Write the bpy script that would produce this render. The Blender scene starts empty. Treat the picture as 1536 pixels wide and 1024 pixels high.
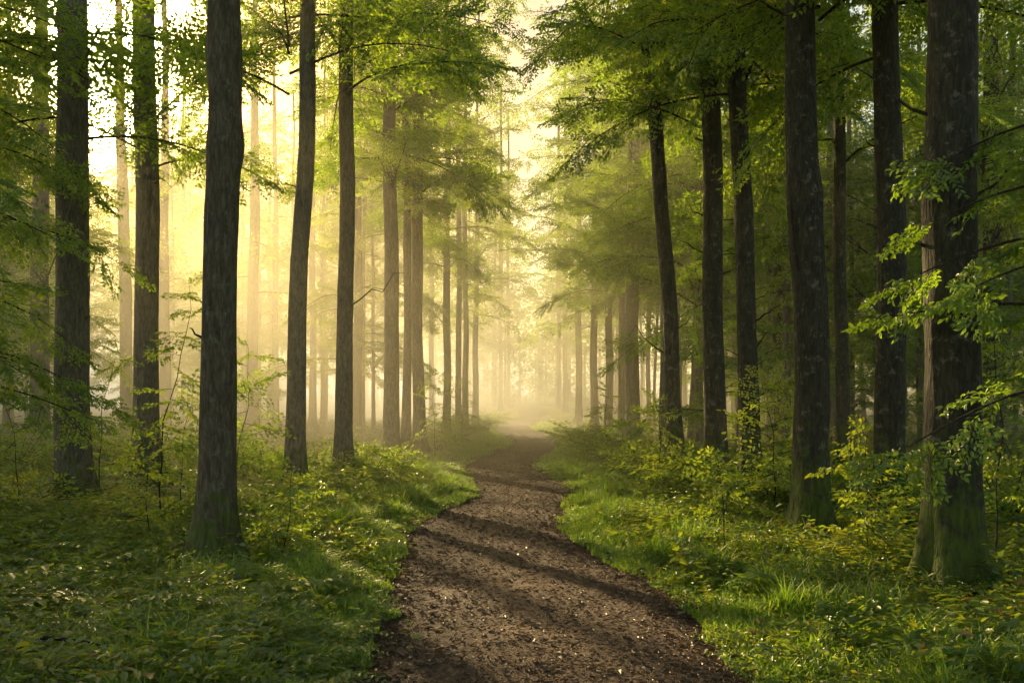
import bpy, math, random
import numpy as np
R = math.radians
scene = bpy.context.scene
COL = scene.collection
F = 1493.0            # focal length in photo pixels
HY = 595.0            # horizon row of the photo
CAMZ = 1.65

# ------------------------------------------------------------------ camera
cam = bpy.data.cameras.new("camera")
camo = bpy.data.objects.new("camera", cam)
COL.objects.link(camo)
camo.location = (0, 0, CAMZ)
camo.rotation_euler = (R(90), 0, 0)
cam.lens = 35.0
cam.sensor_width = 36.0
cam.shift_y = (HY - 512.0) / 1536.0
cam.clip_start = 0.05
cam.clip_end = 3000
scene.camera = camo

# ------------------------------------------------------------------ noise / terrain
_rs = np.random.RandomState(5)
_tab = _rs.rand(256, 256)
def vnoise(x, y):
    x = np.asarray(x, float); y = np.asarray(y, float)
    xi = np.floor(x).astype(int); yi = np.floor(y).astype(int)
    fx = x - xi; fy = y - yi
    fx = fx * fx * (3 - 2 * fx); fy = fy * fy * (3 - 2 * fy)
    a = _tab[xi & 255, yi & 255]; b = _tab[(xi + 1) & 255, yi & 255]
    c = _tab[xi & 255, (yi + 1) & 255]; d = _tab[(xi + 1) & 255, (yi + 1) & 255]
    return (a * (1 - fx) + b * fx) * (1 - fy) + (c * (1 - fx) + d * fx) * fy
def fbm(x, y, o=4):
    s = 0; a = 0.5; n = 0
    for i in range(o):
        s = s + a * vnoise(x * 2 ** i + 17.3 * i, y * 2 ** i + 9.1 * i); n += a; a *= 0.5
    return s / n

LE = [(540,1024),(560,960),(588,890),(592,840),(606,795),(655,768),(703,746),(713,731),(706,713),(698,700),(712,690),(748,678),(775,668),(777,660),(762,652),(747,645),(750,638),(770,630),(784,622),(780,616)]
RE = [(1130,1024),(1075,950),(990,880),(900,835),(848,797),(838,772),(853,752),(861,735),(842,722),(815,708),(797,696),(797,688),(812,680),(831,670),(834,660),(815,650),(791,643),(792,638),(812,630),(818,622),(806,616)]
def edge(pts):
    P = np.array([((px - 768) / F * (CAMZ * F / (py - HY)), CAMZ * F / (py - HY)) for px, py in pts])
    ys = np.linspace(-6, 160, 1660)
    xs = np.interp(ys, P[:, 1], P[:, 0])
    k = np.exp(-np.linspace(-2, 2, 15) ** 2); k /= k.sum()
    xp = np.concatenate([np.full(7, xs[0]), xs, np.full(7, xs[-1])])
    return ys, np.convolve(xp, k, 'valid')
_ly, _lx = edge(LE); _ry, _rx = edge(RE)
def far_w(y): return .16 * np.clip((np.asarray(y) - 20) / 10, 0, 1)
def pl(y): return np.interp(y, _ly, _lx) - far_w(y) + (fbm(np.asarray(y) * 2.1, 3.3, 3) - .5) * .28
def pr(y): return np.interp(y, _ry, _rx) + far_w(y) + (fbm(np.asarray(y) * 2.1, 71.7, 3) - .5) * .28
def pdist(x, y):      # signed distance from the path edge (positive = outside)
    return np.maximum(pl(y) - x, x - pr(y))
def base_h(x, y):
    return (fbm(x * .35 + 40, y * .35 + 40, 3) - .5) * .22 + (fbm(x * 1.6, y * 1.6, 3) - .5) * .07
def hgt(x, y):
    x = np.asarray(x, float); y = np.asarray(y, float)
    d = pdist(x, y)
    k = np.clip(d / 1.6, 0, 1); k = k * k * (3 - 2 * k)
    far = np.clip((y - 88) / 120, 0, 1) * 2.0
    side = np.clip((np.abs(x) - 6.0) / 20, 0, 1) * .25
    rise = np.clip(y - 6, 0, 1)
    return base_h(x, y) * k * (.4 + .4 * rise) + .03 * k + far + side * k
def path_h(x, y):
    return np.clip((y - 88) / 120, 0, 1) * 2.0 + (fbm(x * 1.2 + 9, y * 1.2, 4) - .5) * (.09 - .08 * np.clip((y - 9) / 9, 0, 1)) + (fbm(x * 6, y * 6, 2) - .5) * (.018 - .014 * np.clip((y - 9) / 14, 0, 1))

# ------------------------------------------------------------------ mesh builder
class MB:
    def __init__(s): s.v = []; s.f = []; s.m = []; s.r = []; s.n = 0
    def add(s, V, Fc, mat=0, rnd=0.5):
        V = np.asarray(V, np.float32).reshape(-1, 3); Fc = np.asarray(Fc, np.int64).reshape(-1, 4)
        s.v.append(V); s.f.append(Fc + s.n); s.m.append(np.full(len(Fc), mat, np.int32))
        r = np.asarray(rnd, np.float32)
        s.r.append(np.full(len(V), r, np.float32) if r.ndim == 0 else r); s.n += len(V)
    def mesh(s, name, mats, smooth=True):
        V = np.concatenate(s.v); Fc = np.concatenate(s.f)
        me = bpy.data.meshes.new(name)
        me.vertices.add(len(V)); me.vertices.foreach_set("co", V.ravel())
        me.loops.add(Fc.size); me.loops.foreach_set("vertex_index", Fc.astype(np.int32).ravel())
        me.polygons.add(len(Fc)); me.polygons.foreach_set("loop_start", np.arange(0, Fc.size, 4, dtype=np.int32))
        me.polygons.foreach_set("material_index", np.concatenate(s.m))
        me.polygons.foreach_set("use_smooth", np.full(len(Fc), smooth))
        at = me.attributes.new("rnd", 'FLOAT', 'POINT'); at.data.foreach_set("value", np.concatenate(s.r))
        for m in mats: me.materials.append(m)
        me.update(calc_edges=True)
        return me
    def tube(s, P, rad, n=6, mat=0, rnd=.5):
        P = np.asarray(P, float); rad = np.broadcast_to(np.asarray(rad, float), (len(P),))
        T = np.gradient(P, axis=0); T /= np.linalg.norm(T, axis=1)[:, None] + 1e-9
        up = np.where(np.abs(T[:, 2:3]) > .9, np.array([[1., 0, 0]]), np.array([[0, 0, 1.]]))
        A = np.cross(T, up); A /= np.linalg.norm(A, axis=1)[:, None] + 1e-9
        B = np.cross(T, A)
        a = np.linspace(0, 2 * np.pi, n, endpoint=False)
        V = P[:, None] + rad[:, None, None] * (np.cos(a)[None, :, None] * A[:, None] + np.sin(a)[None, :, None] * B[:, None])
        s.add(V.reshape(-1, 3), gridfaces(len(P), n, True), mat, rnd)
def gridfaces(nr, nc, wrap):
    i = np.arange(nr - 1)[:, None]; c = nc if wrap else nc - 1
    j = np.arange(c)[None, :]; j2 = (j + 1) % nc
    return np.stack([i * nc + j, i * nc + j2, (i + 1) * nc + j2, (i + 1) * nc + j], -1).reshape(-1, 4)

LEAF = np.array([(0,0,0),(.30,-.27,.05),(.68,-.22,.05),(1,0,-.06),(.68,.22,.05),(.30,.27,.05)], np.float32)
LEAFF = np.array([(0,1,2,3),(0,3,4,5)])
BLADE = np.array([(0,-.5,0),(0,.5,0)], np.float32)
def unit(v): return v / (np.linalg.norm(v, axis=-1, keepdims=True) + 1e-9)
def add_leaves(mb, pos, X, Z, size, rnd, mat=0, tpl=LEAF, tf=LEAFF, wid=1.0):
    X = unit(X); Y = unit(np.cross(Z, X)); Z = np.cross(X, Y)
    n = len(pos); k = len(tpl)
    V = pos[:, None] + size[:, None, None] * (tpl[None, :, 0:1] * X[:, None] + wid * tpl[None, :, 1:2] * Y[:, None] + tpl[None, :, 2:3] * Z[:, None])
    Fc = (tf[None] + (np.arange(n) * k)[:, None, None]).reshape(-1, 4)
    mb.add(V.reshape(-1, 3), Fc, mat, np.repeat(np.asarray(rnd, np.float32), k))

# ------------------------------------------------------------------ materials
def newmat(name):
    m = bpy.data.materials.new(name); m.use_nodes = True
    nt = m.node_tree; nt.nodes.clear()
    return m, nt, nt.nodes, nt.links
def N(nt, t, **kw):
    n = nt.nodes.new(t)
    for k, v in kw.items():
        if k.startswith('i_'): n.inputs[k[2:].replace('_', ' ')].default_value = v
        else: setattr(n, k, v)
    return n
def ramp(nt, stops):
    r = nt.nodes.new('ShaderNodeValToRGB'); e = r.color_ramp.elements
    e[0].position, e[0].color = stops[0][0], (*stops[0][1], 1)
    e[1].position, e[1].color = stops[-1][0], (*stops[-1][1], 1)
    for p, c in stops[1:-1]:
        x = e.new(p); x.color = (*c, 1)
    return r
def leafmat(name, refl, trans, gloss=.06, tmix=.5, rough=.4):
    m, nt, nd, lk = newmat(name)
    at = N(nt, 'ShaderNodeAttribute', attribute_name='rnd')
    oi = N(nt, 'ShaderNodeObjectInfo')
    mx = N(nt, 'ShaderNodeMath', operation='MULTIPLY_ADD'); mx.inputs[1].default_value = .25
    lk.new(oi.outputs['Random'], mx.inputs[0]); lk.new(at.outputs['Fac'], mx.inputs[2])
    sb = N(nt, 'ShaderNodeMath', operation='SUBTRACT'); sb.inputs[1].default_value = .125
    lk.new(mx.outputs[0], sb.inputs[0])
    r1 = ramp(nt, refl); r2 = ramp(nt, trans)
    lk.new(sb.outputs[0], r1.inputs[0]); lk.new(sb.outputs[0], r2.inputs[0])
    d = N(nt, 'ShaderNodeBsdfDiffuse'); t = N(nt, 'ShaderNodeBsdfTranslucent')
    lk.new(r1.outputs[0], d.inputs['Color']); lk.new(r2.outputs[0], t.inputs['Color'])
    ms = N(nt, 'ShaderNodeMixShader'); ms.inputs[0].default_value = tmix
    lk.new(d.outputs[0], ms.inputs[1]); lk.new(t.outputs[0], ms.inputs[2])
    g = N(nt, 'ShaderNodeBsdfGlossy'); g.inputs['Roughness'].default_value = rough
    g.inputs['Color'].default_value = (.9, .9, .8, 1)
    m2 = N(nt, 'ShaderNodeMixShader'); m2.inputs[0].default_value = gloss
    lk.new(ms.outputs[0], m2.inputs[1]); lk.new(g.outputs[0], m2.inputs[2])
    o = N(nt, 'ShaderNodeOutputMaterial'); lk.new(m2.outputs[0], o.inputs['Surface'])
    return m
M = {}
M['leaf'] = leafmat('beech_leaf', [(0, (.035,.085,.012)), (.5, (.065,.15,.018)), (.85, (.11,.185,.022)), (1, (.16,.2,.022))],
                    [(0, (.22,.36,.015)), (.5, (.42,.62,.025)), (.85, (.66,.72,.03)), (1, (.82,.76,.04))])
M['under'] = leafmat('undergrowth_leaf', [(0, (.035,.09,.014)), (.55, (.085,.165,.022)), (.9, (.12,.15,.025)), (1, (.2,.13,.04))],
                     [(0, (.14,.28,.015)), (.55, (.42,.50,.02)), (.9, (.58,.52,.03)), (1, (.5,.3,.03))], gloss=.07, rough=.38)
M['grass'] = leafmat('verge_grass', [(0, (.07,.15,.015)), (.6, (.14,.24,.025)), (.88, (.2,.23,.04)), (1, (.26,.2,.09))],
                     [(0, (.2,.38,.02)), (.6, (.42,.62,.03)), (1, (.55,.56,.05))], gloss=.06)
M['litter'] = leafmat('dead_leaf', [(0, (.040,.025,.015)), (.5, (.09,.054,.030)), (.85, (.19,.102,.046)), (1, (.34,.20,.095))],
                      [(0, (.01,.006,.003)), (1, (.2,.1,.03))], gloss=.07, tmix=.2, rough=.4)

def barkmat(name, dark, light, moss_h, moss=.8):
    m, nt, nd, lk = newmat(name)
    tc = N(nt, 'ShaderNodeTexCoord')
    mp = N(nt, 'ShaderNodeMapping'); mp.inputs['Scale'].default_value = (1, 1, .22)
    lk.new(tc.outputs['Object'], mp.inputs[0])
    n1 = N(nt, 'ShaderNodeTexNoise', i_Scale=22.0, i_Detail=8.0, i_Roughness=.65); lk.new(mp.outputs[0], n1.inputs['Vector'])
    n2 = N(nt, 'ShaderNodeTexNoise', i_Scale=5.0, i_Detail=7.0, i_Roughness=.7); lk.new(tc.outputs['Object'], n2.inputs['Vector'])
    vo = N(nt, 'ShaderNodeTexVoronoi', i_Scale=26.0, feature='DISTANCE_TO_EDGE'); lk.new(mp.outputs[0], vo.inputs['Vector'])
    cr = ramp(nt, [(.25, dark), (.55, tuple((a + b) / 2 for a, b in zip(dark, light))), (.8, light)]); lk.new(n1.outputs[0], cr.inputs[0])
    # pale lichen flecks
    n3 = N(nt, 'ShaderNodeTexNoise', i_Scale=9.0, i_Detail=6.0, i_Roughness=.7); lk.new(tc.outputs['Object'], n3.inputs['Vector'])
    lr = ramp(nt, [(.56, (0,0,0)), (.66, (.8,.8,.8))]); lk.new(n3.outputs[0], lr.inputs[0])
    lm = N(nt, 'ShaderNodeMix', data_type='RGBA'); lk.new(lr.outputs[0], lm.inputs[0]); lk.new(cr.outputs[0], lm.inputs[6])
    lm.inputs[7].default_value = (.22, .21, .16, 1)
    # moss: low on the trunk and in patches
    sp = N(nt, 'ShaderNodeSeparateXYZ'); lk.new(tc.outputs['Object'], sp.inputs[0])
    mr = N(nt, 'ShaderNodeMapRange'); mr.inputs[1].default_value = 0; mr.inputs[2].default_value = moss_h
    mr.inputs[3].default_value = .36; mr.inputs[4].default_value = .0; lk.new(sp.outputs[2], mr.inputs[0])
    ad = N(nt, 'ShaderNodeMath', operation='ADD'); lk.new(mr.outputs[0], ad.inputs[0]); lk.new(n2.outputs[0], ad.inputs[1])
    rr = ramp(nt, [(.60, (0,0,0)), (.74, (moss,) * 3)]); lk.new(ad.outputs[0], rr.inputs[0])
    mg = ramp(nt, [(.3, (.035,.055,.008)), (.7, (.12,.16,.02))]); lk.new(n1.outputs[0], mg.inputs[0])
    mm = N(nt, 'ShaderNodeMix', data_type='RGBA'); fr = ramp(nt, [(.0, (.32, .30, .28)), (.16, (1, 1, 1))]); lk.new(vo.outputs['Distance'], fr.inputs[0])
    fm = N(nt, 'ShaderNodeMix', data_type='RGBA', blend_type='MULTIPLY'); fm.inputs[0].default_value = .5
    lk.new(lm.outputs[2], fm.inputs[6]); lk.new(fr.outputs[0], fm.inputs[7])
    lk.new(rr.outputs[0], mm.inputs[0]); lk.new(fm.outputs[2], mm.inputs[6]); lk.new(mg.outputs[0], mm.inputs[7])
    ma = N(nt, 'ShaderNodeMath', operation='MULTIPLY_ADD'); ma.inputs[1].default_value = .5
    lk.new(vo.outputs['Distance'], ma.inputs[0]); lk.new(n1.outputs[0], ma.inputs[2])
    bp = N(nt, 'ShaderNodeBump', i_Strength=1.0, i_Distance=.05); lk.new(ma.outputs[0], bp.inputs['Height'])
    b = N(nt, 'ShaderNodeBsdfPrincipled', i_Roughness=.85); b.inputs['Specular IOR Level'].default_value = .2
    lk.new(mm.outputs[2], b.inputs['Base Color']); lk.new(bp.outputs[0], b.inputs['Normal'])
    o = N(nt, 'ShaderNodeOutputMaterial'); lk.new(b.outputs[0], o.inputs['Surface'])
    return m
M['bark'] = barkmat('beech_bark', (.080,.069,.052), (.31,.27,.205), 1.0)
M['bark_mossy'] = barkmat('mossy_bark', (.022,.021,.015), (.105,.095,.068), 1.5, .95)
M['bark_near'] = barkmat('grey_bark', (.048,.040,.028), (.25,.20,.135), 1.0, .8)
M['twig'] = barkmat('twig_bark', (.025,.018,.012), (.07,.052,.035), .01, .1)

def soilmat(name, stops, scale, bump):
    m, nt, nd, lk = newmat(name)
    tc = N(nt, 'ShaderNodeTexCoord')
    n1 = N(nt, 'ShaderNodeTexNoise', i_Scale=scale, i_Detail=9.0, i_Roughness=.7); lk.new(tc.outputs['Object'], n1.inputs['Vector'])
    n2 = N(nt, 'ShaderNodeTexNoise', i_Scale=1.1, i_Detail=4.0); lk.new(tc.outputs['Object'], n2.inputs['Vector'])
    mx = N(nt, 'ShaderNodeMath', operation='MULTIPLY_ADD'); mx.inputs[1].default_value = .55
    lk.new(n2.outputs[0], mx.inputs[0]); lk.new(n1.outputs[0], mx.inputs[2])
    cr = ramp(nt, stops); lk.new(mx.outputs[0], cr.inputs[0])
    if name == 'path_soil':                      # the trodden middle is paler and greyer
        at = N(nt, 'ShaderNodeAttribute', attribute_name='rnd')
        tr = ramp(nt, [(.2, (.75, .70, .66)), (.85, (1.2, 1.15, 1.1))]); lk.new(at.outputs['Fac'], tr.inputs[0])
        tm = N(nt, 'ShaderNodeMix', data_type='RGBA', blend_type='MULTIPLY'); tm.inputs[0].default_value = 1
        lk.new(cr.outputs[0], tm.inputs[6]); lk.new(tr.outputs[0], tm.inputs[7]); csock = tm.outputs[2]
    else:                                       # bare soil shows along the path
        at = N(nt, 'ShaderNodeAttribute', attribute_name='rnd')
        tr = ramp(nt, [(.45, (.03, .02, .013)), (1.0, (.11, .074, .048))]); lk.new(mx.outputs[0], tr.inputs[0])
        tm = N(nt, 'ShaderNodeMix', data_type='RGBA'); lk.new(at.outputs['Fac'], tm.inputs[0])
        lk.new(cr.outputs[0], tm.inputs[6]); lk.new(tr.outputs[0], tm.inputs[7]); csock = tm.outputs[2]
    vo = N(nt, 'ShaderNodeTexVoronoi', i_Scale=scale * 2.2); lk.new(tc.outputs['Object'], vo.inputs['Vector'])
    ad = N(nt, 'ShaderNodeMath', operation='MULTIPLY_ADD'); ad.inputs[1].default_value = .45
    lk.new(vo.outputs['Distance'], ad.inputs[0]); lk.new(n1.outputs[0], ad.inputs[2])
    bp = N(nt, 'ShaderNodeBump', i_Strength=.9, i_Distance=bump); lk.new(ad.outputs[0], bp.inputs['Height'])
    b = N(nt, 'ShaderNodeBsdfPrincipled', i_Roughness=.8); b.inputs['Specular IOR Level'].default_value = .25
    lk.new(csock, b.inputs['Base Color']); lk.new(bp.outputs[0], b.inputs['Normal'])
    o = N(nt, 'ShaderNodeOutputMaterial'); lk.new(b.outputs[0], o.inputs['Surface'])
    return m
M['floor'] = soilmat('forest_floor', [(.45, (.014,.016,.006)), (.75, (.035,.036,.012)), (1.0, (.06,.055,.02))], 7.0, .05)
M['path'] = soilmat('path_soil', [(.45, (.042,.026,.016)), (.75, (.082,.050,.029)), (1.0, (.145,.092,.055))], 17.0, .025)

# ------------------------------------------------------------------ object helpers
def prop(o, label=None, cat=None, group=None, kind=None):
    if label: o['label'] = label
    if cat: o['category'] = cat
    if group: o['group'] = group
    if kind: o['kind'] = kind
    return o
def link(name, me, parent=None, loc=(0, 0, 0)):
    o = bpy.data.objects.new(name, me); COL.objects.link(o); o.location = loc
    if parent: o.parent = parent
    return o
def thing(name, label, cat, loc, group=None):
    o = bpy.data.objects.new(name, None); COL.objects.link(o); o.location = loc
    o.empty_display_size = .3
    return prop(o, label, cat, group)
def gx(px, Y): return (px - 768.0) / F * Y
def gy(py): return CAMZ * F / (py - HY)

# ------------------------------------------------------------------ ground and path
def spaced(lo, hi, d0, grow, c=0.0):
    out = [c]; d = d0
    while out[-1] < hi: out.append(out[-1] + d); d *= grow
    neg = [c]; d = d0
    while neg[-1] > lo: neg.append(neg[-1] - d); d *= grow
    return np.array(sorted(set(neg[1:] + out)))
gxs = spaced(-700, 700, .10, 1.035)
gys = spaced(-60, 1200, .09, 1.018, 6.0)
GX, GY = np.meshgrid(gxs, gys)
GZ = hgt(GX, GY)
dd = pdist(GX, GY)
GZ = np.where((GY > -8) & (GY < 140), GZ - .12 * np.clip(-dd / .25, 0, 1), GZ)
mb = MB(); mb.add(np.stack([GX, GY, GZ], -1), gridfaces(len(gys), len(gxs), False), 0, np.where(GY < 140, np.clip(1 - (dd + .2 * (fbm(GX * 2, GY * 2, 3) - .5)) / .35, 0, 1), 0).ravel())
prop(link('ground', mb.mesh('ground', [M['floor']])), 'dark forest floor under leafy undergrowth on both sides of the path', 'ground', kind='structure')

ys = spaced(-5, 132, .045, 1.006, 5.0)
us = np.linspace(0, 1, 64)
L_, R_ = pl(ys) - .12, pr(ys) + .12
PX = L_[:, None] + (R_ - L_)[:, None] * us[None]
PY = np.repeat(ys[:, None], len(us), 1)
PZ = path_h(PX, PY) - .015
PZ = PZ - .05 * np.clip(np.abs(us - .5) * 2 - .93, 0, 1)[None] / .07
mb = MB(); mb.add(np.stack([PX, PY, PZ], -1), gridfaces(len(ys), len(us), False), 0, np.clip(1 - np.abs(us[None] - .5 + .22 * (fbm(PY * .8, PX * .3 + 5, 2) - .5)) * 2.2 + .5 * (fbm(PX * 2.5, PY * 1.2, 3) - .5), 0, 1).ravel())
prop(link('path', mb.mesh('path', [M['path']])), 'dark brown dirt path winding away between the trees into the mist', 'path', kind='structure')

rng = np.random.RandomState(11)
# dead leaves and bark chips on the path
mb = MB()
n = 105000
y = 5.0 + (rng.rand(n) ** 2.3) * 34 + 40 * np.where(rng.rand(n) < .5, rng.rand(n) ** 4, 0)
w = pr(y) - pl(y)
u = rng.rand(n)
u = np.where(rng.rand(n) < .35, np.where(u < .5, u * .4 - .12, 1.12 - (1 - u) * .4), u)
x = pl(y) + w * u
z = np.where(pdist(x, y) > -.02, hgt(x, y), path_h(x, y) - .015) + .006 + rng.rand(n) * .008
a = rng.rand(n) * 6.283
X = np.stack([np.cos(a), np.sin(a), rng.normal(0, .22, n)], -1)
Z = np.stack([rng.normal(0, .35, n), rng.normal(0, .35, n), np.ones(n)], -1)
sz = .006 + rng.rand(n) ** 3.2 * .045
CHIP = LEAF * np.array([1, 1, 2.2], np.float32)
add_leaves(mb, np.stack([x, y, z], -1), X, Z, sz, np.clip(rng.beta(1.8, 2.2, n), 0, 1), tpl=CHIP, wid=.6)
prop(link('leaf_litter', mb.mesh('leaf_litter', [M['litter']], False)), 'brown dead leaves and bark chips strewn over the dirt path', 'leaf litter', kind='stuff')

mb = MB(); n = 2600
y = 5.0 + (rng.rand(n) ** 1.8) * 22; sd_ = rng.rand(n) < .5; off = np.abs(rng.normal(0, .32, n)) - .12
x = np.where(sd_, pl(y) + off, pr(y) - off); x = np.where(rng.rand(n) < .3, pl(y) + (pr(y) - pl(y)) * rng.rand(n), x)
z = np.where(pdist(x, y) > -.02, hgt(x, y) + .02, path_h(x, y) - .015) + .008
a = rng.rand(n) * 6.283
add_leaves(mb, np.stack([x, y, z], -1), np.stack([np.cos(a), np.sin(a), rng.normal(0, .25, n)], -1), np.stack([rng.normal(0, .4, n), rng.normal(0, .4, n), np.ones(n)], -1), .035 + rng.rand(n) * .04, np.clip(rng.beta(3, 2, n), 0, 1), tpl=CHIP)
prop(link('leaf_litter', mb.mesh('path_leaves', [M['litter']], False)), 'tan beech leaves drifted along the edges of the path', 'leaf litter', kind='stuff')

# brown leaves lying under the plants beside the path
mb = MB(); n = 16000
y = 5.2 + rng.rand(n) ** 1.7 * 22; x = (rng.rand(n) * 2 - 1) * (y * .55 + .5)
k = pdist(x, y) > .5; x, y = x[k], y[k]; n = len(x)
z = hgt(x, y) + .012 + rng.rand(n) * .03
a = rng.rand(n) * 6.283
add_leaves(mb, np.stack([x, y, z], -1), np.stack([np.cos(a), np.sin(a), rng.normal(0, .3, n)], -1),
           np.stack([rng.normal(0, .4, n), rng.normal(0, .4, n), np.ones(n)], -1), .03 + rng.rand(n) * .05, rng.beta(2, 2.2, n), tpl=CHIP)
prop(link('fallen_leaves', mb.mesh('fallen_leaves', [M['litter']], False)), 'brown fallen leaves on the forest floor under the undergrowth', 'fallen leaves', kind='stuff')

# grass verges
def grass(n, ymin, ymax, pw, hmul, wmul, seed):
    rng = np.random.RandomState(seed)
    y = ymin + rng.rand(n) ** pw * (ymax - ymin)
    side = rng.rand(n) < .5
    spread = .45 + y * .038
    d = np.abs(rng.normal(0, 1, n)) * spread - .06
    x = np.where(side, pl(y) - d, pr(y) + d)
    pd = pdist(x, y); k = rng.rand(n) < np.clip((pd + .16 + .5 * (fbm(x * 3, y * 3, 2) - .5)) / .22, 0, 1) ** 1.5
    k &= (np.abs(x) < y * .56 + .6)
    k &= fbm(x * 1.3 + 5, y * 1.3, 3) > .28 + .22 * np.clip((d - .5) / 2, 0, 1)
    x, y, d = x[k], y[k], d[k]; n = len(x)
    z = hgt(x, y) - .01
    h = (.045 + .12 * np.clip(d / .7, 0, 1)) * (.35 + 1.4 * rng.rand(n) ** 1.6) * (.4 + 1.7 * fbm(x * 2.6, y * 2.6 + 31, 3) ** 2) * hmul
    a = rng.rand(n) * 6.283; bend = .25 + rng.rand(n) * .9
    dx, dy = np.cos(a), np.sin(a)
    w = (.0035 + rng.rand(n) * .004) * wmul
    P0 = np.stack([x, y, z], -1)
    D = np.stack([dx, dy, 0 * dx], -1); S = np.stack([-dy, dx, 0 * dx], -1); U = np.array([0, 0, 1.])
    P1 = P0 + D * (h * bend * .28)[:, None] + U * (h * .62)[:, None]
    P2 = P0 + D * (h * bend)[:, None] + U * (h * (1.05 - .3 * bend))[:, None]
    W = (S * w[:, None])
    V = np.stack([P0 - W, P0 + W, P1 + W * .8, P1 - W * .8, P2 + W * .12, P2 - W * .12], 1)
    mb = MB()
    Fc = (np.array([(0,1,2,3),(3,2,4,5)])[None] + (np.arange(n) * 6)[:, None, None]).reshape(-1, 4)
    rn = np.clip(.15 + .5 * fbm(x * .9, y * .9 + 7, 3) + rng.normal(0, .14, n), 0, 1); rn = np.where(rng.rand(n) < .06, 1.1, rn)
    mb.add(V.reshape(-1, 3), Fc, 0, np.repeat(rn.astype(np.float32), 6))
    return mb
mb = grass(300000, 5.0, 22, 1.5, 1.0, 1.0, 21)
m2 = grass(170000, 20, 118, 1.7, .75, 2.6, 22)
mb.add(np.concatenate(m2.v), np.concatenate(m2.f), 0, np.concatenate(m2.r))
prop(link('grass', mb.mesh('grass', [M['grass']], True)), 'bright green grass verges lining both edges of the dirt path', 'grass', kind='stuff')

# ------------------------------------------------------------------ undergrowth (nobody could count it)
def plant_tpl(rng, kind):
    P, X, Z, S = [], [], [], []
    if kind == 0:                                # rosette of upright stalks with leaflets
        for i in range(rng.randint(5, 9)):
            a = rng.rand() * 6.283; ln = .10 + rng.rand() * .22; out = .25 + rng.rand() * .8
            for t in np.linspace(.3, 1, rng.randint(4, 8)):
                p = np.array([math.cos(a) * out * ln * t * t, math.sin(a) * out * ln * t * t, ln * t * (1 - .25 * t)])
                for sgn in (-1, 1):
                    b = a + sgn * (.9 + rng.rand() * .5)
                    P.append(p); X.append((math.cos(b), math.sin(b), .15 + rng.normal(0, .25))); Z.append((rng.normal(0, .65), rng.normal(0, .65), 1)); S.append(.026 + rng.rand() * .036)
    elif kind == 1:                              # broad low leaves
        for i in range(rng.randint(14, 24)):
            a = rng.rand() * 6.283; r = rng.rand() ** .6 * .2; h = .03 + rng.rand() * .13
            P.append((math.cos(a) * r, math.sin(a) * r, h)); b = a + rng.normal(0, .6)
            X.append((math.cos(b), math.sin(b), rng.normal(.05, .35))); Z.append((rng.normal(0, .65), rng.normal(0, .65), 1)); S.append(.03 + rng.rand() ** 2 * .055)
    else:                                        # arching fern-like fronds
        for i in range(rng.randint(4, 7)):
            a = rng.rand() * 6.283; ln = .3 + rng.rand() * .3
            m = rng.randint(11, 16)
            for k in range(m):
                t = (k + 1) / m
                p = np.array([math.cos(a) * ln * t, math.sin(a) * ln * t, ln * (.95 * t - .8 * t * t)])
                for sgn in (-1, 1):
                    b = a + sgn * 1.15
                    P.append(p); X.append((math.cos(b), math.sin(b), -.12 + rng.normal(0, .12))); Z.append((rng.normal(0, .15), rng.normal(0, .15), 1)); S.append(.02 + .085 * (1 - t) ** .7 * min(1, t * 4))
    return [np.array(q, float) for q in (P, X, Z, S)]
BASES = [(gx(a, gy(b)), gy(b)) for a, b in ((322,852),(110,752),(219,728),(443,735),(514,727),(586,694),(1422,885),(1218,800),(1334,790),(1125,750),(1076,735),(1018,722))]
def undergrowth(n, ymin, ymax, pw, scale, seed, kinds, dmin, wide=.6):
    rng = np.random.RandomState(seed); mb = MB()
    T = [plant_tpl(rng, kinds[i % len(kinds)]) for i in range(12)]
    y = ymin + rng.rand(n) ** pw * (ymax - ymin)
    x = (rng.rand(n) * 2 - 1) * (y * wide + .6)
    d = pdist(x, y)
    dmin = dmin + np.clip(y - 6, 0, 14) * .05
    k = (d > dmin) & (rng.rand(n) < np.clip((d - dmin) / .9 + .12, 0, 1)) & (fbm(x * .8 + 3, y * .8 + 8, 3) > .31)
    for (bx, by) in BASES:
        k &= ~((np.abs(x - bx) < .42) & (y > by - 1.5) & (y < by + .3) & (rng.rand(n) < .65))
    x, y = x[k], y[k]; n = len(x)
    z = hgt(x, y)
    for i in range(12):
        ii = np.arange(i, n, 12)
        if not len(ii): continue
        P, X, Z, S = T[i]; m = len(P)
        a = rng.rand(len(ii)) * 6.283; c, s_ = np.cos(a), np.sin(a)
        sc = scale * (.6 + rng.rand(len(ii)) * .8) * (.55 + 1.1 * fbm(x[ii] * .7, y[ii] * .7 + 77, 2) ** 1.5) * (1 + .9 * (rng.rand(len(ii)) < .08))
        def rot(V): return np.stack([c[:, None] * V[None, :, 0] - s_[:, None] * V[None, :, 1], s_[:, None] * V[None, :, 0] + c[:, None] * V[None, :, 1], np.repeat(V[None, :, 2], len(ii), 0)], -1)
        pos = np.stack([x[ii], y[ii], z[ii]], -1)[:, None] + rot(P) * sc[:, None, None]
        rn = np.clip(.42 + rng.normal(0, .16, len(ii))[:, None] + rng.normal(0, .1, (len(ii), m)), 0, 1)
        rn = np.where(rng.rand(len(ii), m) < .015, .97, rn)
        add_leaves(mb, pos.reshape(-1, 3), rot(X).reshape(-1, 3), rot(Z).reshape(-1, 3), (S[None] * sc[:, None] ** .7).ravel(), rn.ravel(), wid=.82)
    return mb
mb = undergrowth(25000, 5.2, 22, 1.35, .84, 31, (0, 1, 0, 2, 0), .15)
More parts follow.
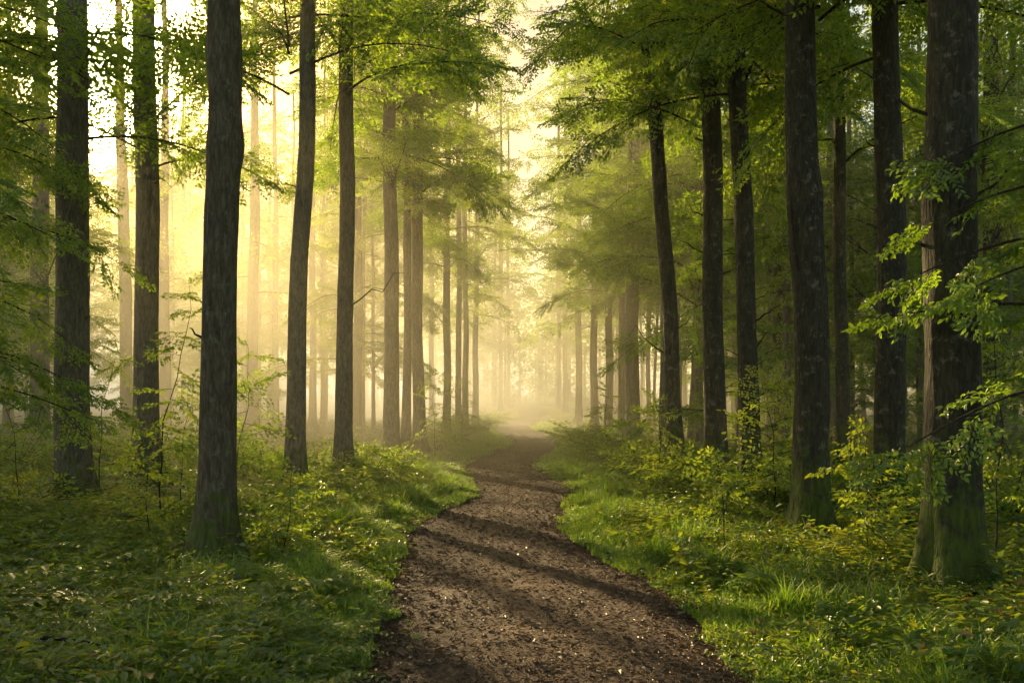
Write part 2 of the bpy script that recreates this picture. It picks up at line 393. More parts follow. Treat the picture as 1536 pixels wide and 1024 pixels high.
prop(link('undergrowth', mb.mesh('undergrowth', [M['under']])), 'low leafy woodland undergrowth covering the forest floor', 'undergrowth', kind='stuff')
mb = undergrowth(9000, 5.2, 18, 1.4, .42, 33, (1, 0), -.16, wide=.3)
prop(link('weeds', mb.mesh('weeds', [M['under']])), 'small weeds creeping over the ragged edges of the dirt path', 'weeds', kind='stuff')
mb = undergrowth(6500, 20, 60, 1.3, 1.7, 32, (0, 1, 0), 1.7)
prop(link('undergrowth', mb.mesh('undergrowth_far', [M['under']])), 'hazy low undergrowth further back between the trunks', 'undergrowth', kind='stuff')

# ------------------------------------------------------------------ leaf sprays and crowns
def make_spray(seed, L=1.0, step=.042, leaf=.084, ntw=15):
    rng = np.random.RandomState(seed)
    P, X, Z, S, seg = [], [], [], [], []
    def axis(t): return np.array([L * t, .06 * math.sin(t * 3 + seed) * L, -.10 * L * t * t])
    seg.append([axis(t) for t in np.linspace(0, 1, 5)])
    def leaf_at(p, ang, ls):
        P.append(p); X.append((math.cos(ang), math.sin(ang), rng.normal(-.32, .35)))
        Z.append((rng.normal(0, .65), rng.normal(0, .65), 1)); S.append(ls * (.7 + rng.rand() * .55))
    for i in range(ntw):
        t = .1 + .86 * i / ntw; sgn = 1 if i % 2 else -1
        ln = L * (.52 * (1 - t) + .13) * (.7 + rng.rand() * .6)
        ang = sgn * (.75 + rng.rand() * .3); p0 = axis(t)
        dv = np.array([math.cos(ang), math.sin(ang), rng.normal(-.06, .12)])
        seg.append([p0, p0 + dv * ln])
        nl = max(2, int(ln / step))
        for k in range(nl):
            p = p0 + dv * ln * (k + .7) / nl
            leaf_at(p, ang + (1 if k % 2 else -1) * (.7 + rng.rand() * .4), leaf)
        leaf_at(p0 + dv * ln, ang + rng.normal(0, .2), leaf)
    leaf_at(axis(1), rng.normal(0, .2), leaf)
    return [np.array(q, float) for q in (P, X, Z, S)] + [seg]
SPRAYS = {'fine': [make_spray(i) for i in range(5)],
          'coarse': [make_spray(20 + i, step=.085, leaf=.115, ntw=11) for i in range(5)]}
def basis(yaw, pitch, roll):
    cy, sy, cp, sp, cr, sr = math.cos(yaw), math.sin(yaw), math.cos(pitch), math.sin(pitch), math.cos(roll), math.sin(roll)
    Rz = np.array([[cy, -sy, 0], [sy, cy, 0], [0, 0, 1]]); Ry = np.array([[cp, 0, -sp], [0, 1, 0], [sp, 0, cp]]); Rx = np.array([[1, 0, 0], [0, cr, -sr], [0, sr, cr]])
    return Rz @ Ry @ Rx
def put_spray(mb, sp, p, B, sc, rng, tone):
    P, X, Z, S, seg = sp
    rn = np.clip(tone + rng.normal(0, .13, len(P)), 0, 1)
    add_leaves(mb, p + sc * P @ B.T, X @ B.T, Z @ B.T, S * (sc ** .5), rn, 0, wid=.85)
    for q in seg:
        q = p + sc * np.array(q) @ B.T
        r = .006 * sc if len(q) > 2 else .0028 * sc
        mb.tube(q, np.linspace(r, r * .4, len(q)), 3, 1)
def limb(mb, rng, start, az, ele, ln, sprays, rad, tone=.5, first=.12, gap=.27, droop=.75, ssc=1.0, seg=9):
    pts = [np.array(start, float)]; e = ele; a = az; dirs = []
    for i in range(seg):
        d = np.array([math.cos(a) * math.cos(e), math.sin(a) * math.cos(e), math.sin(e)])
        pts.append(pts[-1] + d * ln / seg); dirs.append((a, e)); e -= droop / seg * (1 + rng.normal(0, .4)); a += rng.normal(0, .07)
    pts = np.array(pts)
    mb.tube(pts, np.linspace(rad, rad * .25, len(pts)), 5, 1)
    s = first * ln; sgn = 1 if rng.rand() < .5 else -1
    while s < ln:
        t = s / ln; i = min(seg - 1, int(t * seg)); f = t * seg - i
        p = pts[i] * (1 - f) + pts[i + 1] * f; aa, ee = dirs[i]
        B = basis(aa + sgn * (.55 + rng.rand() * .5), ee - .05 + rng.normal(0, .34), rng.normal(0, .6))
        put_spray(mb, sprays[rng.randint(len(sprays))], p, B, ssc * (.55 + .5 * (1 - t) + rng.rand() * .35), rng, tone + rng.normal(0, .08))
        sgn = -sgn; s += gap * (.7 + rng.rand() * .6)
    B = basis(dirs[-1][0], dirs[-1][1], rng.normal(0, .2))
    put_spray(mb, sprays[rng.randint(len(sprays))], pts[-1], B, ssc * .8, rng, tone)
def make_crown(name, seed, z0, z1, n, l0, l1, kind='fine', gap=.26, tone=.45, ele=(-.1, .85), ssc=1.0, az=None, rad=.021):
    rng = np.random.RandomState(seed); mb = MB(); sp = SPRAYS[kind]; ph = rng.rand() * 6.28
    for i in range(n):
        t = (i + rng.rand() * .8) / n
        h = z0 + (z1 - z0) * t
        a = ph + i * 2.4 + rng.normal(0, .3) if az is None else az[0] + (az[1] - az[0]) * rng.rand()
        ln = (l0 + (l1 - l0) * t) * (.7 + rng.rand() * .5)
        limb(mb, rng, (0, 0, h), a, ele[0] + (ele[1] - ele[0]) * rng.rand(), ln, sp, rad * (.7 + .5 * ln / 3), tone, gap=gap, ssc=ssc)
    return mb.mesh(name, [M['leaf'], M['twig']], False)
CR = {
 'low':    [make_crown('crown_low', 101 + i, 4.9, 14, 24, 3.2, 2.2) for i in range(2)],
 'lowt':   [make_crown('crown_low', 191 + i, 6.6, 13, 19, 2.9, 2.1) for i in range(2)],
 'top':    [make_crown('crown_top', 201 + i, 8.5, 13, 9, 2.6, 1.6) for i in range(2)],
 'wisp':   [make_crown('crown_wisp', 211 + i, 5.0, 14, 8, 2.8, 1.6, kind='coarse', gap=.46, tone=.6) for i in range(2)],
 'lown':   [make_crown('crown_low', 181 + i, 3.4, 8.8, 20, 3.3, 2.6) for i in range(2)],
 'mid':    [make_crown('crown_mid', 111 + i, 4.8, 8.6, 15, 3.3, 2.8) for i in range(2)],
 'high':   [make_crown('crown_high', 121 + i, 5.6, 8.0, 7, 3.0, 2.6) for i in range(2)],
 'sparse': [make_crown('crown_sparse', 131 + i, 2.6, 10.5, 13, 3.0, 1.8, gap=.4, tone=.6) for i in range(2)],
 'under':  [make_crown('crown_under', 141 + i, 0.8, 7.5, 24, 2.3, 1.1, gap=.3, ssc=.9, rad=.016) for i in range(3)],
 'far':    [make_crown('crown_far', 151 + i, 4.6, 19, 30, 3.4, 2.5, kind='coarse', gap=.38) for i in range(3)],
 'farthin':[make_crown('crown_farthin', 161 + i, 2.8, 15, 15, 3.4, 1.8, kind='coarse', gap=.46, tone=.6) for i in range(2)],
}
_cc = {k: 0 for k in CR}

# ------------------------------------------------------------------ trunks
def trunk_mesh(name, seed, dia, height=20.0, lean=(0, 0), flare=1.0, bumps=(), sides=28, mat='bark', wob=.035, dz=.12):
    rng = np.random.RandomState(seed)
    zs = np.concatenate([np.linspace(-.25, 1.2, 22), np.arange(1.2 + dz, 9, dz), np.linspace(9.1, height, 14)])
    a = np.linspace(0, 2 * np.pi, sides, endpoint=False)
    ph = rng.rand(6) * 6.28
    r0 = dia / 2
    rz = r0 * (1.06 - .022 * zs) * np.where(zs > 9, 1 - (zs - 9) * .045, 1)
    rz = np.maximum(rz, .02)
    zz = np.maximum(zs, 0)
    fl = flare * (.60 * np.exp(-zz / .22) + .30 * np.exp(-zz / .6))
    butt = 1 + .50 * np.cos(a * rng.randint(4, 6) + ph[0]) + .30 * np.cos(a * 3 + ph[1]) + .15 * np.cos(a * 7 + ph[5])
    rr = rz[:, None] * (1 + fl[:, None] * np.clip(butt, .1, 2)[None])
    zg, ag = np.meshgrid(zs, a, indexing='ij')
    rr *= 1 + .035 * np.cos(ag * 2 + ph[2] + zg * .25) + .022 * np.cos(ag * 3 - zg * .5 + ph[3])
    cx, sx = np.cos(ag) * 1.7, np.sin(ag) * 1.7
    rr *= 1 + .07 * (fbm(cx + zg * .9 + seed, sx + zg * .5 + 20, 3) - .5) + .07 * (vnoise(ag * 30 / 6.283 + seed, zg * 3.0) - .5) + .05 * (vnoise(ag * 13 / 6.283 + seed, zg * 1.2 + 8) - .5)
    for (bz, ba, amp, wdt) in bumps:
        rr *= 1 + amp * np.exp(-((zg - bz) / wdt) ** 2) * (.35 + .65 * np.clip(np.cos(ag - ba), 0, 1))
    ox = lean[0] * zs + wob * np.sin(zs * .55 + ph[4]) * np.clip(zs / 3, 0, 1) + .4 * wob * np.sin(zs * 1.5 + ph[1]) * np.clip(zs / 3, 0, 1)
    oy = lean[1] * zs + wob * np.sin(zs * .5 + ph[3]) * np.clip(zs / 3, 0, 1)
    V = np.stack([rr * np.cos(ag) + ox[:, None], rr * np.sin(ag) + oy[:, None], zg], -1)
    mb = MB(); mb.add(V, gridfaces(len(zs), sides, True))
    if sides >= 40:                                   # surface roots running into the ground
        for q in range(rng.randint(5, 8)):
            aa = q * 6.283 / 6 + rng.normal(0, .3); ln = r0 * (1.7 + rng.rand() * 1.6); tt = np.linspace(0, 1, 9)
            rad_ = r0 * .55 + ln * tt; ab = aa + rng.normal(0, .35) * tt
            mb.tube(np.stack([rad_ * np.cos(ab), rad_ * np.sin(ab), r0 * (1.15 * (1 - tt) ** 2.6) + .02 - .10 * tt ** 2 + .02 * np.sin(tt * 9 + q)], -1), r0 * (.36 - .27 * tt), 8)
    return mb.mesh(name, [M[mat]])
NAMED = []
def tree(px, py, wpx, ptop, crown, label, nick=None, flare=1.0, bumps=(), mat='bark', crot=None, cscale=1.0, cz=0.0, seed=None, wob=.03, group='tall trees lining the dirt path', height=20.0, extra=None):
    Y = gy(py); X = gx(px, Y)
    dia = wpx / F * Y
    ztop = CAMZ + HY / F * Y
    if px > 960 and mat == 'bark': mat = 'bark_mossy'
    lean = ((gx(ptop, Y) - X) / ztop, 0)
    seed = seed if seed is not None else int(px * 7 + py)
    t = thing('beech_tree', label, 'tree', (X, Y, float(hgt(X, Y)) - .02), group)
    link('trunk', trunk_mesh('trunk', seed, dia, height, lean, flare, bumps, 44 if Y < 14 else 20, mat, wob, .07 if Y < 14 else .15 if Y < 22 else .3), t)
    if crown:
        k = _cc[crown]; _cc[crown] += 1
        c = link('crown', CR[crown][k % len(CR[crown])], t, (0, 0, cz))
        c.rotation_euler = (0, math.atan(lean[0]), crot if crot is not None else (seed * 1.7) % 6.28)
        c.scale = (cscale,) * 3
    if extra: extra(t)
    r2 = random.Random(seed)
    for q in range(r2.randint(1, 3) if Y < 20 else 0):        # short dead twigs and stubs on the bole
        zb = r2.uniform(2.0, min(ztop, 7.0)); a = r2.choice((0, math.pi)) + r2.uniform(-.6, .6); ln = r2.choice((.12, .4, .9)) * r2.uniform(.7, 1.3)
        P = np.array([(lean[0] * zb + math.cos(a) * (dia * .42 + ln * k), math.sin(a) * (dia * .42 + ln * k), zb + ln * (.5 * k + .5 * k * k * r2.uniform(-.6, 1))) for k in np.linspace(0, 1, 6)])
        mb_ = MB(); mb_.tube(P, np.linspace(.018, .004, 6), 5)
        link('dead_twig', mb_.mesh('dead_twig', [M['twig']]), t)
    NAMED.append((px, Y, nick or label))
    return t
# --- left of the path
tree(60, 690, 26, 62, 'sparse', 'slim hazy grey trunk at the far left edge beside a thick dark trunk', 'the slim edge trunk', wob=.02)
tree(110, 752, 47, 106, 'high', 'thick dark straight trunk hiding the edge of the low sun', 'the sun-edged trunk', flare=.9)
tree(192, 664, 19, 178, 'wisp', 'pale golden trunk glowing in the mist beside the sun', 'the pale golden trunk')
tree(219, 728, 37, 217, 'high', 'dark straight trunk on the sun side with bright mist on both sides', 'the sun-side trunk')
tree(247, 660, 16, 247, 'wisp', 'very pale trunk almost dissolved in golden mist between two dark trunks', 'the dissolving trunk')
tree(322, 852, 51, 334, 'high', 'nearest left trunk, grey and thick with a bulge halfway up and a mossy foot', 'the bulging grey trunk', flare=1.0,
     bumps=((4.0, 0.2, .2, .2), (4.9, 3.2, .14, .3)), cz=1.0, mat='bark_near', wob=.05)
tree(379, 658, 17, 383, 'wisp', 'hazy slender trunk with forked limbs near its top, left of the path', 'the forked slender trunk')
tree(414, 645, 10, 412, 'wisp', 'thin faint trunk in yellow mist just right of the forked slender trunk', 'the thin faint trunk')
tree(443, 735, 27, 460, 'high', 'dark slender trunk leaning slightly right behind the yellow lit sapling', 'the leaning left trunk', wob=.04, cz=1.2)
tree(469, 650, 10, 470, 'wisp', 'faint narrow trunk in mist right of the leaning dark trunk', 'the faint narrow trunk')
tree(514, 727, 25, 521, 'high', 'dark straight trunk beside the bushy shrub on the left verge', 'the straight verge trunk', cz=1.6)
tree(534, 668, 14, 540, 'sparse', 'thin brown trunk half hidden directly behind a dark straight trunk', 'the half hidden trunk')
tree(586, 694, 22, 586, 'lowt', 'stout brown trunk at the back of the grassy left verge', 'the stout verge trunk')
tree(610, 684, 12.5, 611, 'lowt', 'narrow brown trunk squeezed between two thicker trunks left of the path', 'the squeezed trunk')
tree(629, 686, 18, 624, 'lowt', 'brown trunk standing right of the narrow squeezed trunk', 'the brown trunk', cz=.5)
tree(670, 658, 11, 672, 'lowt', 'slim misty trunk alone in the gap left of the path bend', 'the slim bend trunk')
tree(688, 650, 9, 688, 'wisp', 'thin misty trunk, left one of a close pair by the path', 'the pair left trunk', cscale=1.15, cz=-.3, height=28)
tree(698, 648, 9, 698, 'wisp', 'thin misty trunk, right one of a close pair by the path', 'the pair right trunk', cscale=1.15, cz=-.3, height=28)
tree(713, 642, 9, 718, 'far', 'thin trunk leaning toward the path at its left edge in the mist', 'the path-edge trunk', cscale=1.15, cz=-.3, height=28)
# --- right of the path
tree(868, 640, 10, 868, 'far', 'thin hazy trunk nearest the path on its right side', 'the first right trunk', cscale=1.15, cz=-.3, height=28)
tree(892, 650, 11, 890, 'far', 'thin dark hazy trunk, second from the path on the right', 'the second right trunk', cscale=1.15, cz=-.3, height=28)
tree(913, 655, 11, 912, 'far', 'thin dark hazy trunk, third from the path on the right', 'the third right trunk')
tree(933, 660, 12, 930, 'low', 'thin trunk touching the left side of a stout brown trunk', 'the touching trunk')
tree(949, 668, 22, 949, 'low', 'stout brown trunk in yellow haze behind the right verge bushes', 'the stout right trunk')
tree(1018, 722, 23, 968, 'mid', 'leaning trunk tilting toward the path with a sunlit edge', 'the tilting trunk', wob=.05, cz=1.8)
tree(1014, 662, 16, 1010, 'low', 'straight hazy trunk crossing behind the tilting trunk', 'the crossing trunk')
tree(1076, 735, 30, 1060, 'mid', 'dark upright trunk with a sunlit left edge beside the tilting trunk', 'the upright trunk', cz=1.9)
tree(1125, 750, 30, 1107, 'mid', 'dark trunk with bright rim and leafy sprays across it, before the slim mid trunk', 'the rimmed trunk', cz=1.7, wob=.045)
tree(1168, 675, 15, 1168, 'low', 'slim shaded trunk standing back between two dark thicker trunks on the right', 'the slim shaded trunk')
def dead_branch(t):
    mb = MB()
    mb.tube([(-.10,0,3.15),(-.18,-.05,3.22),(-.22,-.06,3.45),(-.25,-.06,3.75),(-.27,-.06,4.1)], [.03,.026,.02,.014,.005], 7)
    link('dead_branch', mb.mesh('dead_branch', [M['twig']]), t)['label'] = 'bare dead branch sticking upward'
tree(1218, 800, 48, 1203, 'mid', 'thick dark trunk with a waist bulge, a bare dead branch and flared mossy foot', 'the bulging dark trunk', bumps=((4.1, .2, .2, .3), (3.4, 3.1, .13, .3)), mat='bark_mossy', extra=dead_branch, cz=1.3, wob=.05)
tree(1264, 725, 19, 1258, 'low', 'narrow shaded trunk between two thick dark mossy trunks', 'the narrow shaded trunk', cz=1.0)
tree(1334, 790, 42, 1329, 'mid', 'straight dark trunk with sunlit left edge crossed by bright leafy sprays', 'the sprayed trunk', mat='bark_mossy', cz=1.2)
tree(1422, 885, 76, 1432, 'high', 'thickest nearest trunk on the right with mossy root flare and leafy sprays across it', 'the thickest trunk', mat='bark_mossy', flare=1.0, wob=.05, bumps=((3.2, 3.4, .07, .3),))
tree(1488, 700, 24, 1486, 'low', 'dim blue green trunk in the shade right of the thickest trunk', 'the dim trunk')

# the tree just outside the frame whose branches reach in front of the thick right trunks
t = thing('beech_tree', 'leafy green branches reaching in from the right edge across the thick dark trunks', 'tree', (5.35, 7.6, float(hgt(5.35, 7.6))))
link('trunk', trunk_mesh('trunk', 77, .24, 14, (.01, 0), mat='bark_mossy'), t)
link('crown', make_crown('crown_near', 171, 1.5, 3.9, 6, 2.3, 2.2, az=(2.75, 3.5), gap=.42, ele=(.05, .4), tone=.35, ssc=.62, rad=.022), t)
t = thing('beech_tree', 'leafy boughs coming in at the left edge in front of the slim hazy trunk', 'tree', (-8.6, 13.2, float(hgt(-8.6, 13.2))))
link('trunk', trunk_mesh('trunk', 78, .22, 14, (.01, 0)), t)
link('crown', make_crown('crown_near', 172, 1.6, 7.5, 16, 3.0, 2.6, az=(-.7, .9), gap=.3, ele=(.05, .35), tone=.5, ssc=.8, rad=.02), t)

# ------------------------------------------------------------------ woodland behind (each tree its own thing)
NAMED_S = sorted(NAMED, key=lambda q: q[0])
bg = []
rs = random.Random(8)
TR = [trunk_mesh('trunk_back', 500 + i, d, 18, (l, 0), .8, (), 12, 'bark', .05, .5) for i, (d, l) in enumerate(((.16, .01), (.22, -.01), (.28, .005), (.34, 0), (.12, .03), (.2, -.03)))]
SUN_AZ, SUN_EL = R(-27), R(19.5)
# sun patches seen on the verges, the path and the right-hand trunks: no crown stands in their way
LIT = [(-1.3, 9.4, .2), (-.9, 8.2, .2), (-2.3, 10.6, .2), (-1.6, 16.5, .2), (-2.2, 18.5, .2), (0, 8.6, 0), (.1, 12, 0), (.3, 16, 0), (1.5, 14, .2), (2.2, 11, .2), (1.9, 17.5, .2), (3.5, 8.5, 1.5), (4.2, 11.7, 1.8), (3.1, 12, 2.0), (.5, 42, 3), (0, 58, 4), (-6, 30, 3), (0, 44, 1), (1, 66, 4)]
def shades(x, Y, top, rad=2.7):
    for (a, b, z) in LIT:
        dx, dy = x - a, Y - b
        t = dx * math.sin(SUN_AZ) + dy * math.cos(SUN_AZ)
        if t > 0 and abs(dx * math.cos(SUN_AZ) - dy * math.sin(SUN_AZ)) < rad and 2.0 < z + t * math.tan(SUN_EL) < top: return True
    return False
TOPS = {'farthin': 15, 'sparse': 10.5, 'under': 7.5, 'far': 20}
def ok(x, Y, dmin):
    for (px, yy, _) in NAMED:
        if (gx(px, yy) - x) ** 2 + (yy - Y) ** 2 < dmin ** 2: return False
    for (x2, y2, *_r) in bg:
        if (x2 - x) ** 2 + (y2 - Y) ** 2 < dmin ** 2: return False
    return True
def scatter(n, xr, yr, crowns, kinds, dmin, zone, gapd=2.8):
    c = 0; tries = 0
    while c < n and tries < 4000:
        tries += 1
        Y = rs.uniform(*yr); px = rs.uniform(*xr); x = gx(px, Y)
        if (zone == 'left' and 112 < px < 200) or (zone == 'giant' and 128 < px < 182): continue
        if not ok(x, Y, dmin) or float(pdist(x, Y)) < gapd: continue
        cr = rs.choice(crowns)
        if px < 740 and shades(x, Y, TOPS.get(cr, 14) * (1.35 if zone == 'tall' else 2.0 if zone == 'giant' else 1.05), 4.5 if zone == 'giant' else 3.2 if zone == 'tall' else 2.7): continue
        bg.append((x, Y, px, cr, rs.choice(kinds), zone)); c += 1
scatter(12, (860, 1010), (36, 46), ['low'], [0, 1, 4, 5], 2.0, 'right')
scatter(20, (1010, 1600), (18, 44), ['under', 'under', 'lown'], [0, 1, 4, 5], 2.0, 'right')
scatter(16, (840, 1570), (24, 50), ['top'], [0, 0, 1, 4, 5], 1.6, 'right')
scatter(30, (800, 1560), (42, 85), ['far'], [1, 2, 3], 2.6, 'far')
scatter(8, (-60, 620), (34, 54), ['farthin', 'under', 'sparse'], [0, 1, 4, 5], 2.4, 'left')
scatter(9, (210, 580), (33, 56), ['sparse', 'farthin'], [0, 1, 4], 2.4, 'left')
scatter(7, (-90, 110), (22, 56), ['sparse', 'farthin'], [0, 1, 4], 2.4, 'left')
scatter(3, (540, 720), (55, 90), ['far'], [1, 2, 3], 2.6, 'far')
scatter(12, (100, 520), (62, 95), ['far'], [1, 2, 3], 3.0, 'left')
scatter(4, (-60, 50), (24, 40), ['sparse', 'farthin'], [0, 1, 4], 2.0, 'left')
scatter(18, (-60, 640), (106, 136), ['far'], [1, 2, 3], 3.2, 'giant')
scatter(6, (-70, 100), (40, 60), ['far'], [1, 2, 3], 2.6, 'tall')
scatter(5, (200, 330), (42, 62), ['far'], [1, 2, 3], 2.6, 'tall')
scatter(8, (-50, 105), (60, 95), ['far'], [1, 2, 3], 3.0, 'tall')
scatter(14, (205, 600), (72, 108), ['far'], [1, 2, 3], 3.0, 'tall')
scatter(11, (690, 880), (90, 135), ['far'], [1, 2, 3], 3.0, 'end', 1.0)
gaps = {}
for b in bg:
    i = sum(1 for q in NAMED_S if q[0] < b[2])
    gaps.setdefault((i, b[5]), []).append(b)
ORD = ['first', 'second', 'third', 'fourth', 'fifth', 'sixth', 'seventh', 'eighth', 'ninth', 'tenth', 'eleventh', 'twelfth', 'thirteenth', 'fourteenth', 'fifteenth', 'sixteenth', 'seventeenth', 'eighteenth', 'nineteenth', 'twentieth'] + ['further'] * 30
for (i, _z), L in gaps.items():
    L.sort(key=lambda b: b[2])
    for k, (x, Y, px, cr, kd, zone) in enumerate(L):
        what = {'right': 'leafy shaded background tree', 'far': 'hazy background tree', 'left': 'pale golden background tree', 'tall': 'tall pale background tree', 'giant': 'very tall faint tree', 'end': 'faint far tree'}[zone]
        if 0 < i < len(NAMED_S): where = f"between {NAMED_S[i-1][2].replace('the ', '', 1)} and {NAMED_S[i][2].replace('the ', '', 1)}"
        elif i == 0: where = 'left of the slim edge trunk'
        else: where = 'right of the dim trunk'
        lab = f"{what} {where}".replace(' trunk and ', ' and ').replace(' and the ', ' and ') + (f", {ORD[k]} from left" if len(L) > 1 else '')
        t = thing('beech_tree', lab, 'tree', (x, Y, float(hgt(x, Y)) - .05), 'background trees in the woodland')
        a = rs.uniform(0, 6.28)
        o = link('trunk', TR[kd], t); o.rotation_euler[2] = a
        cs = CR[cr]; c = link('crown', cs[rs.randrange(len(cs))], t); c.rotation_euler[2] = rs.uniform(0, 6.28)
        s = rs.uniform(.85, 1.15); c.scale = (s, s, s * rs.uniform(.9, 1.1))
        if zone == 'tall': zs_ = 1.3; c.scale = (s * 1.2, s * 1.2, s * zs_); o.scale = (1.1, 1.1, 1.8)
        if zone == 'giant': c.scale = (s * 1.7, s * 1.7, s * 1.9); o.scale = (1.6, 1.6, 2.1)
        if zone == 'end': c.scale = (s, s, s * 1.25); o.scale = (1.3, 1.3, 1.8)

# the wood far behind, one hazy mass
mb = MB(); rw = np.random.RandomState(91)
for i in range(240):
    Y0 = 112 + rw.rand() * 40; X0 = (rw.rand() * 2 - 1) * 100 - 15; H = 12 + rw.rand() * 7
    m = 420
    q = rw.rand(m); hh = .2 + q * H; rr_ = (1.2 + 2.6 * np.sin(np.pi * np.clip(q, .05, 1)) ** .7) * np.sqrt(rw.rand(m)); aa = rw.rand(m) * 6.283
    P = np.stack([X0 + rr_ * np.cos(aa), Y0 + rr_ * np.sin(aa), hh + float(hgt(X0, Y0))], -1)
    add_leaves(mb, P, rw.normal(0, 1, (m, 3)) * (1, 1, .4), rw.normal(0, .6, (m, 3)) + (0, 0, 1), .35 + rw.rand(m) * .4, rw.beta(2, 2, m))
    z0_ = float(hgt(X0, Y0)); mb.tube([(X0, Y0, z0_ - .3), (X0, Y0, z0_ + H * .6)], [.2, .1], 6, 1)
prop(link('far_wood', mb.mesh('far_wood', [M['leaf'], M['bark']], False)), 'distant wood beyond the end of the path, dissolved in the mist', 'wood', kind='stuff')

# ------------------------------------------------------------------ saplings and shrubs
def sapling_mesh(seed, h, n, ln, lean):
    n = int(n * 1.7)
    rng = np.random.RandomState(seed); mb = MB(); st = MB()
    zs = np.linspace(-.05, h, 12)
    P = np.stack([lean[0] * zs + .06 * np.sin(zs * 2.3 + seed) + .02 * np.sin(zs * 7 + seed), lean[1] * zs + .06 * np.cos(zs * 1.9 + seed), zs], -1)
    st.tube(P, np.linspace(.004 + .0025 * h, .002, 12), 6)
    for i in range(n):
        t = .22 + .78 * (i + rng.rand()) / n; k = t * 11; j = min(10, int(k)); p = P[j] * (1 - k + j) + P[j + 1] * (k - j)
        a = i * 2.4 + rng.rand(); B = basis(a, rng.uniform(-.35, .5), rng.normal(0, .55))
        put_spray(mb, SPAR[rng.randint(len(SPAR))], p, B, ln * 1.25 * (.6 + .6 * rng.rand()) * (1.25 - .6 * t), rng, .68)
    put_spray(mb, SPAR[0], P[-1], basis(rng.rand() * 6, .8, 0), ln * .5, rng, .72)
    return st.mesh('stem', [M['twig']]), mb.mesh('foliage', [M['leaf'], M['twig']], False)
SPAR = [make_spray(60 + i, step=.06, leaf=.085, ntw=9) for i in range(4)]
def sapling(px, py, h, n, ln, lean, label, seed):
    Y = gy(py); X = gx(px, Y)
    t = thing('sapling', label, 'sapling', (X, Y, float(hgt(X, Y))), 'young saplings in the undergrowth')
    s, f = sapling_mesh(seed, h, n, ln, lean)
    link('stem', s, t); link('foliage', f, t)
sapling(139, 745, 2.4, 9, .5, (.17, 0), 'thin bare sapling slanting right beside the sun-edged dark trunk', 1)
sapling(236, 800, 2.9, 12, .5, (.12, 0), 'tall thin sapling with sparse yellow leaves left of the bulging grey trunk', 2)
sapling(277, 775, 1.7, 8, .45, (.03, 0), 'short sapling with a straight stem just left of the bulging grey trunk', 3)
sapling(352, 765, 2.3, 12, .6, (.08, 0), 'bright yellow leaved sapling between the bulging grey trunk and the leaning dark trunk', 4)
sapling(432, 850, .95, 8, .42, (.0, 0), 'small upright yellow green seedling in the grass right of the bulging grey trunk', 5)
sapling(22, 790, 1.6, 8, .5, (-.05, 0), 'dark bent sapling in the shade at the far left edge', 6)
sapling(648, 690, 2.2, 9, .6, (.05, 0), 'slender pale sapling right of the brown trunk on the left verge', 7)
sapling(215, 830, .9, 6, .4, (.1, 0), 'low seedling in dappled light left of the mossy trunk foot', 8)
sapling(1300, 850, 1.3, 8, .5, (.05, 0), 'thin sapling standing before the straight dark sprayed trunk', 9)
sapling(1100, 850, 1.0, 6, .4, (-.1, 0), 'small sapling with reddish twig at the edge of the right verge', 10)
sapling(1505, 860, 2.2, 10, .6, (-.05, 0), 'slim dark sapling at the right edge beside the thickest trunk', 11)
sapling(1165, 770, 1.9, 10, .6, (-.1, 0), 'leafy sapling between the rimmed trunk and the bulging dark trunk', 12)
sapling(985, 745, 1.6, 10, .55, (.02, 0), 'sunlit sapling at the foot of the tilting trunk', 13)
sapling(690, 668, 2.0, 8, .6, (.1, 0), 'pale little sapling on the grass near the bend', 14)
sapling(912, 700, 1.8, 9, .6, (.0, 0), 'yellow green sapling in front of the third thin trunk right of the path', 15)

def shrub_mesh(seed):
    rng = np.random.RandomState(seed); mb = MB()
    for i in range(16):
        a = i * 2.4 + rng.rand(); e = rng.uniform(.5, 1.35); ln = .45 + rng.rand() * .5
        d = np.array([math.cos(a) * math.cos(e), math.sin(a) * math.cos(e), math.sin(e)])
        P = np.array([d * ln * t + np.array([0, 0, -.12 * ln * t * t]) for t in np.linspace(0, 1, 5)])
        mb.tube(P, np.linspace(.008, .003, 5), 4, 1)
        for k in range(3):
            put_spray(mb, SPAR[rng.randint(4)], P[2 + k], basis(a + rng.normal(0, .8), rng.uniform(-.2, .6), rng.normal(0, .3)), .42 + rng.rand() * .28, rng, .58)
    return mb.mesh('foliage', [M['leaf'], M['twig']], False)
SH = [shrub_mesh(i) for i in range(4)]
def shrub(px, py, s, label, k, group):
    Y = gy(py); X = gx(px, Y)
    o = prop(link('shrub', SH[k % 4], None, (X, Y, float(hgt(X, Y)) - .03)), label, 'shrub', group)
    o.rotation_euler[2] = k * 1.3; o.scale = (s, s, s * .95)
gl, gr = 'shrubs along the grassy left verge', 'shrubs along the grassy right verge'
for k, (px, py, s, lab) in enumerate([
    (552, 722, 1.15, 'sunlit yellow bush between the straight verge trunk and the stout verge trunk'),
    (480, 728, 1.0, 'thin yellow bush between the leaning left trunk and the straight verge trunk'),
    (655, 682, 1.0, 'low bush right of the brown trunk at the back of the verge'),
    (735, 640, 1.3, 'pale rounded bush beside the far bend on the left of the path'),
    (700, 655, 1.2, 'pale bush below the close pair of thin misty trunks'),
    (400, 720, 1.2, 'yellow bush behind the bright yellow sapling'),
    (300, 705, 1.2, 'hazy bush in the mist left of the bulging grey trunk'),
    (165, 705, 1.2, 'hazy bush between the sun-edged trunk and the sun-side trunk'),
    (25, 715, 1.3, 'dim bush at the left edge below the slim hazy trunk')]): shrub(px, py, s, lab, k, gl)
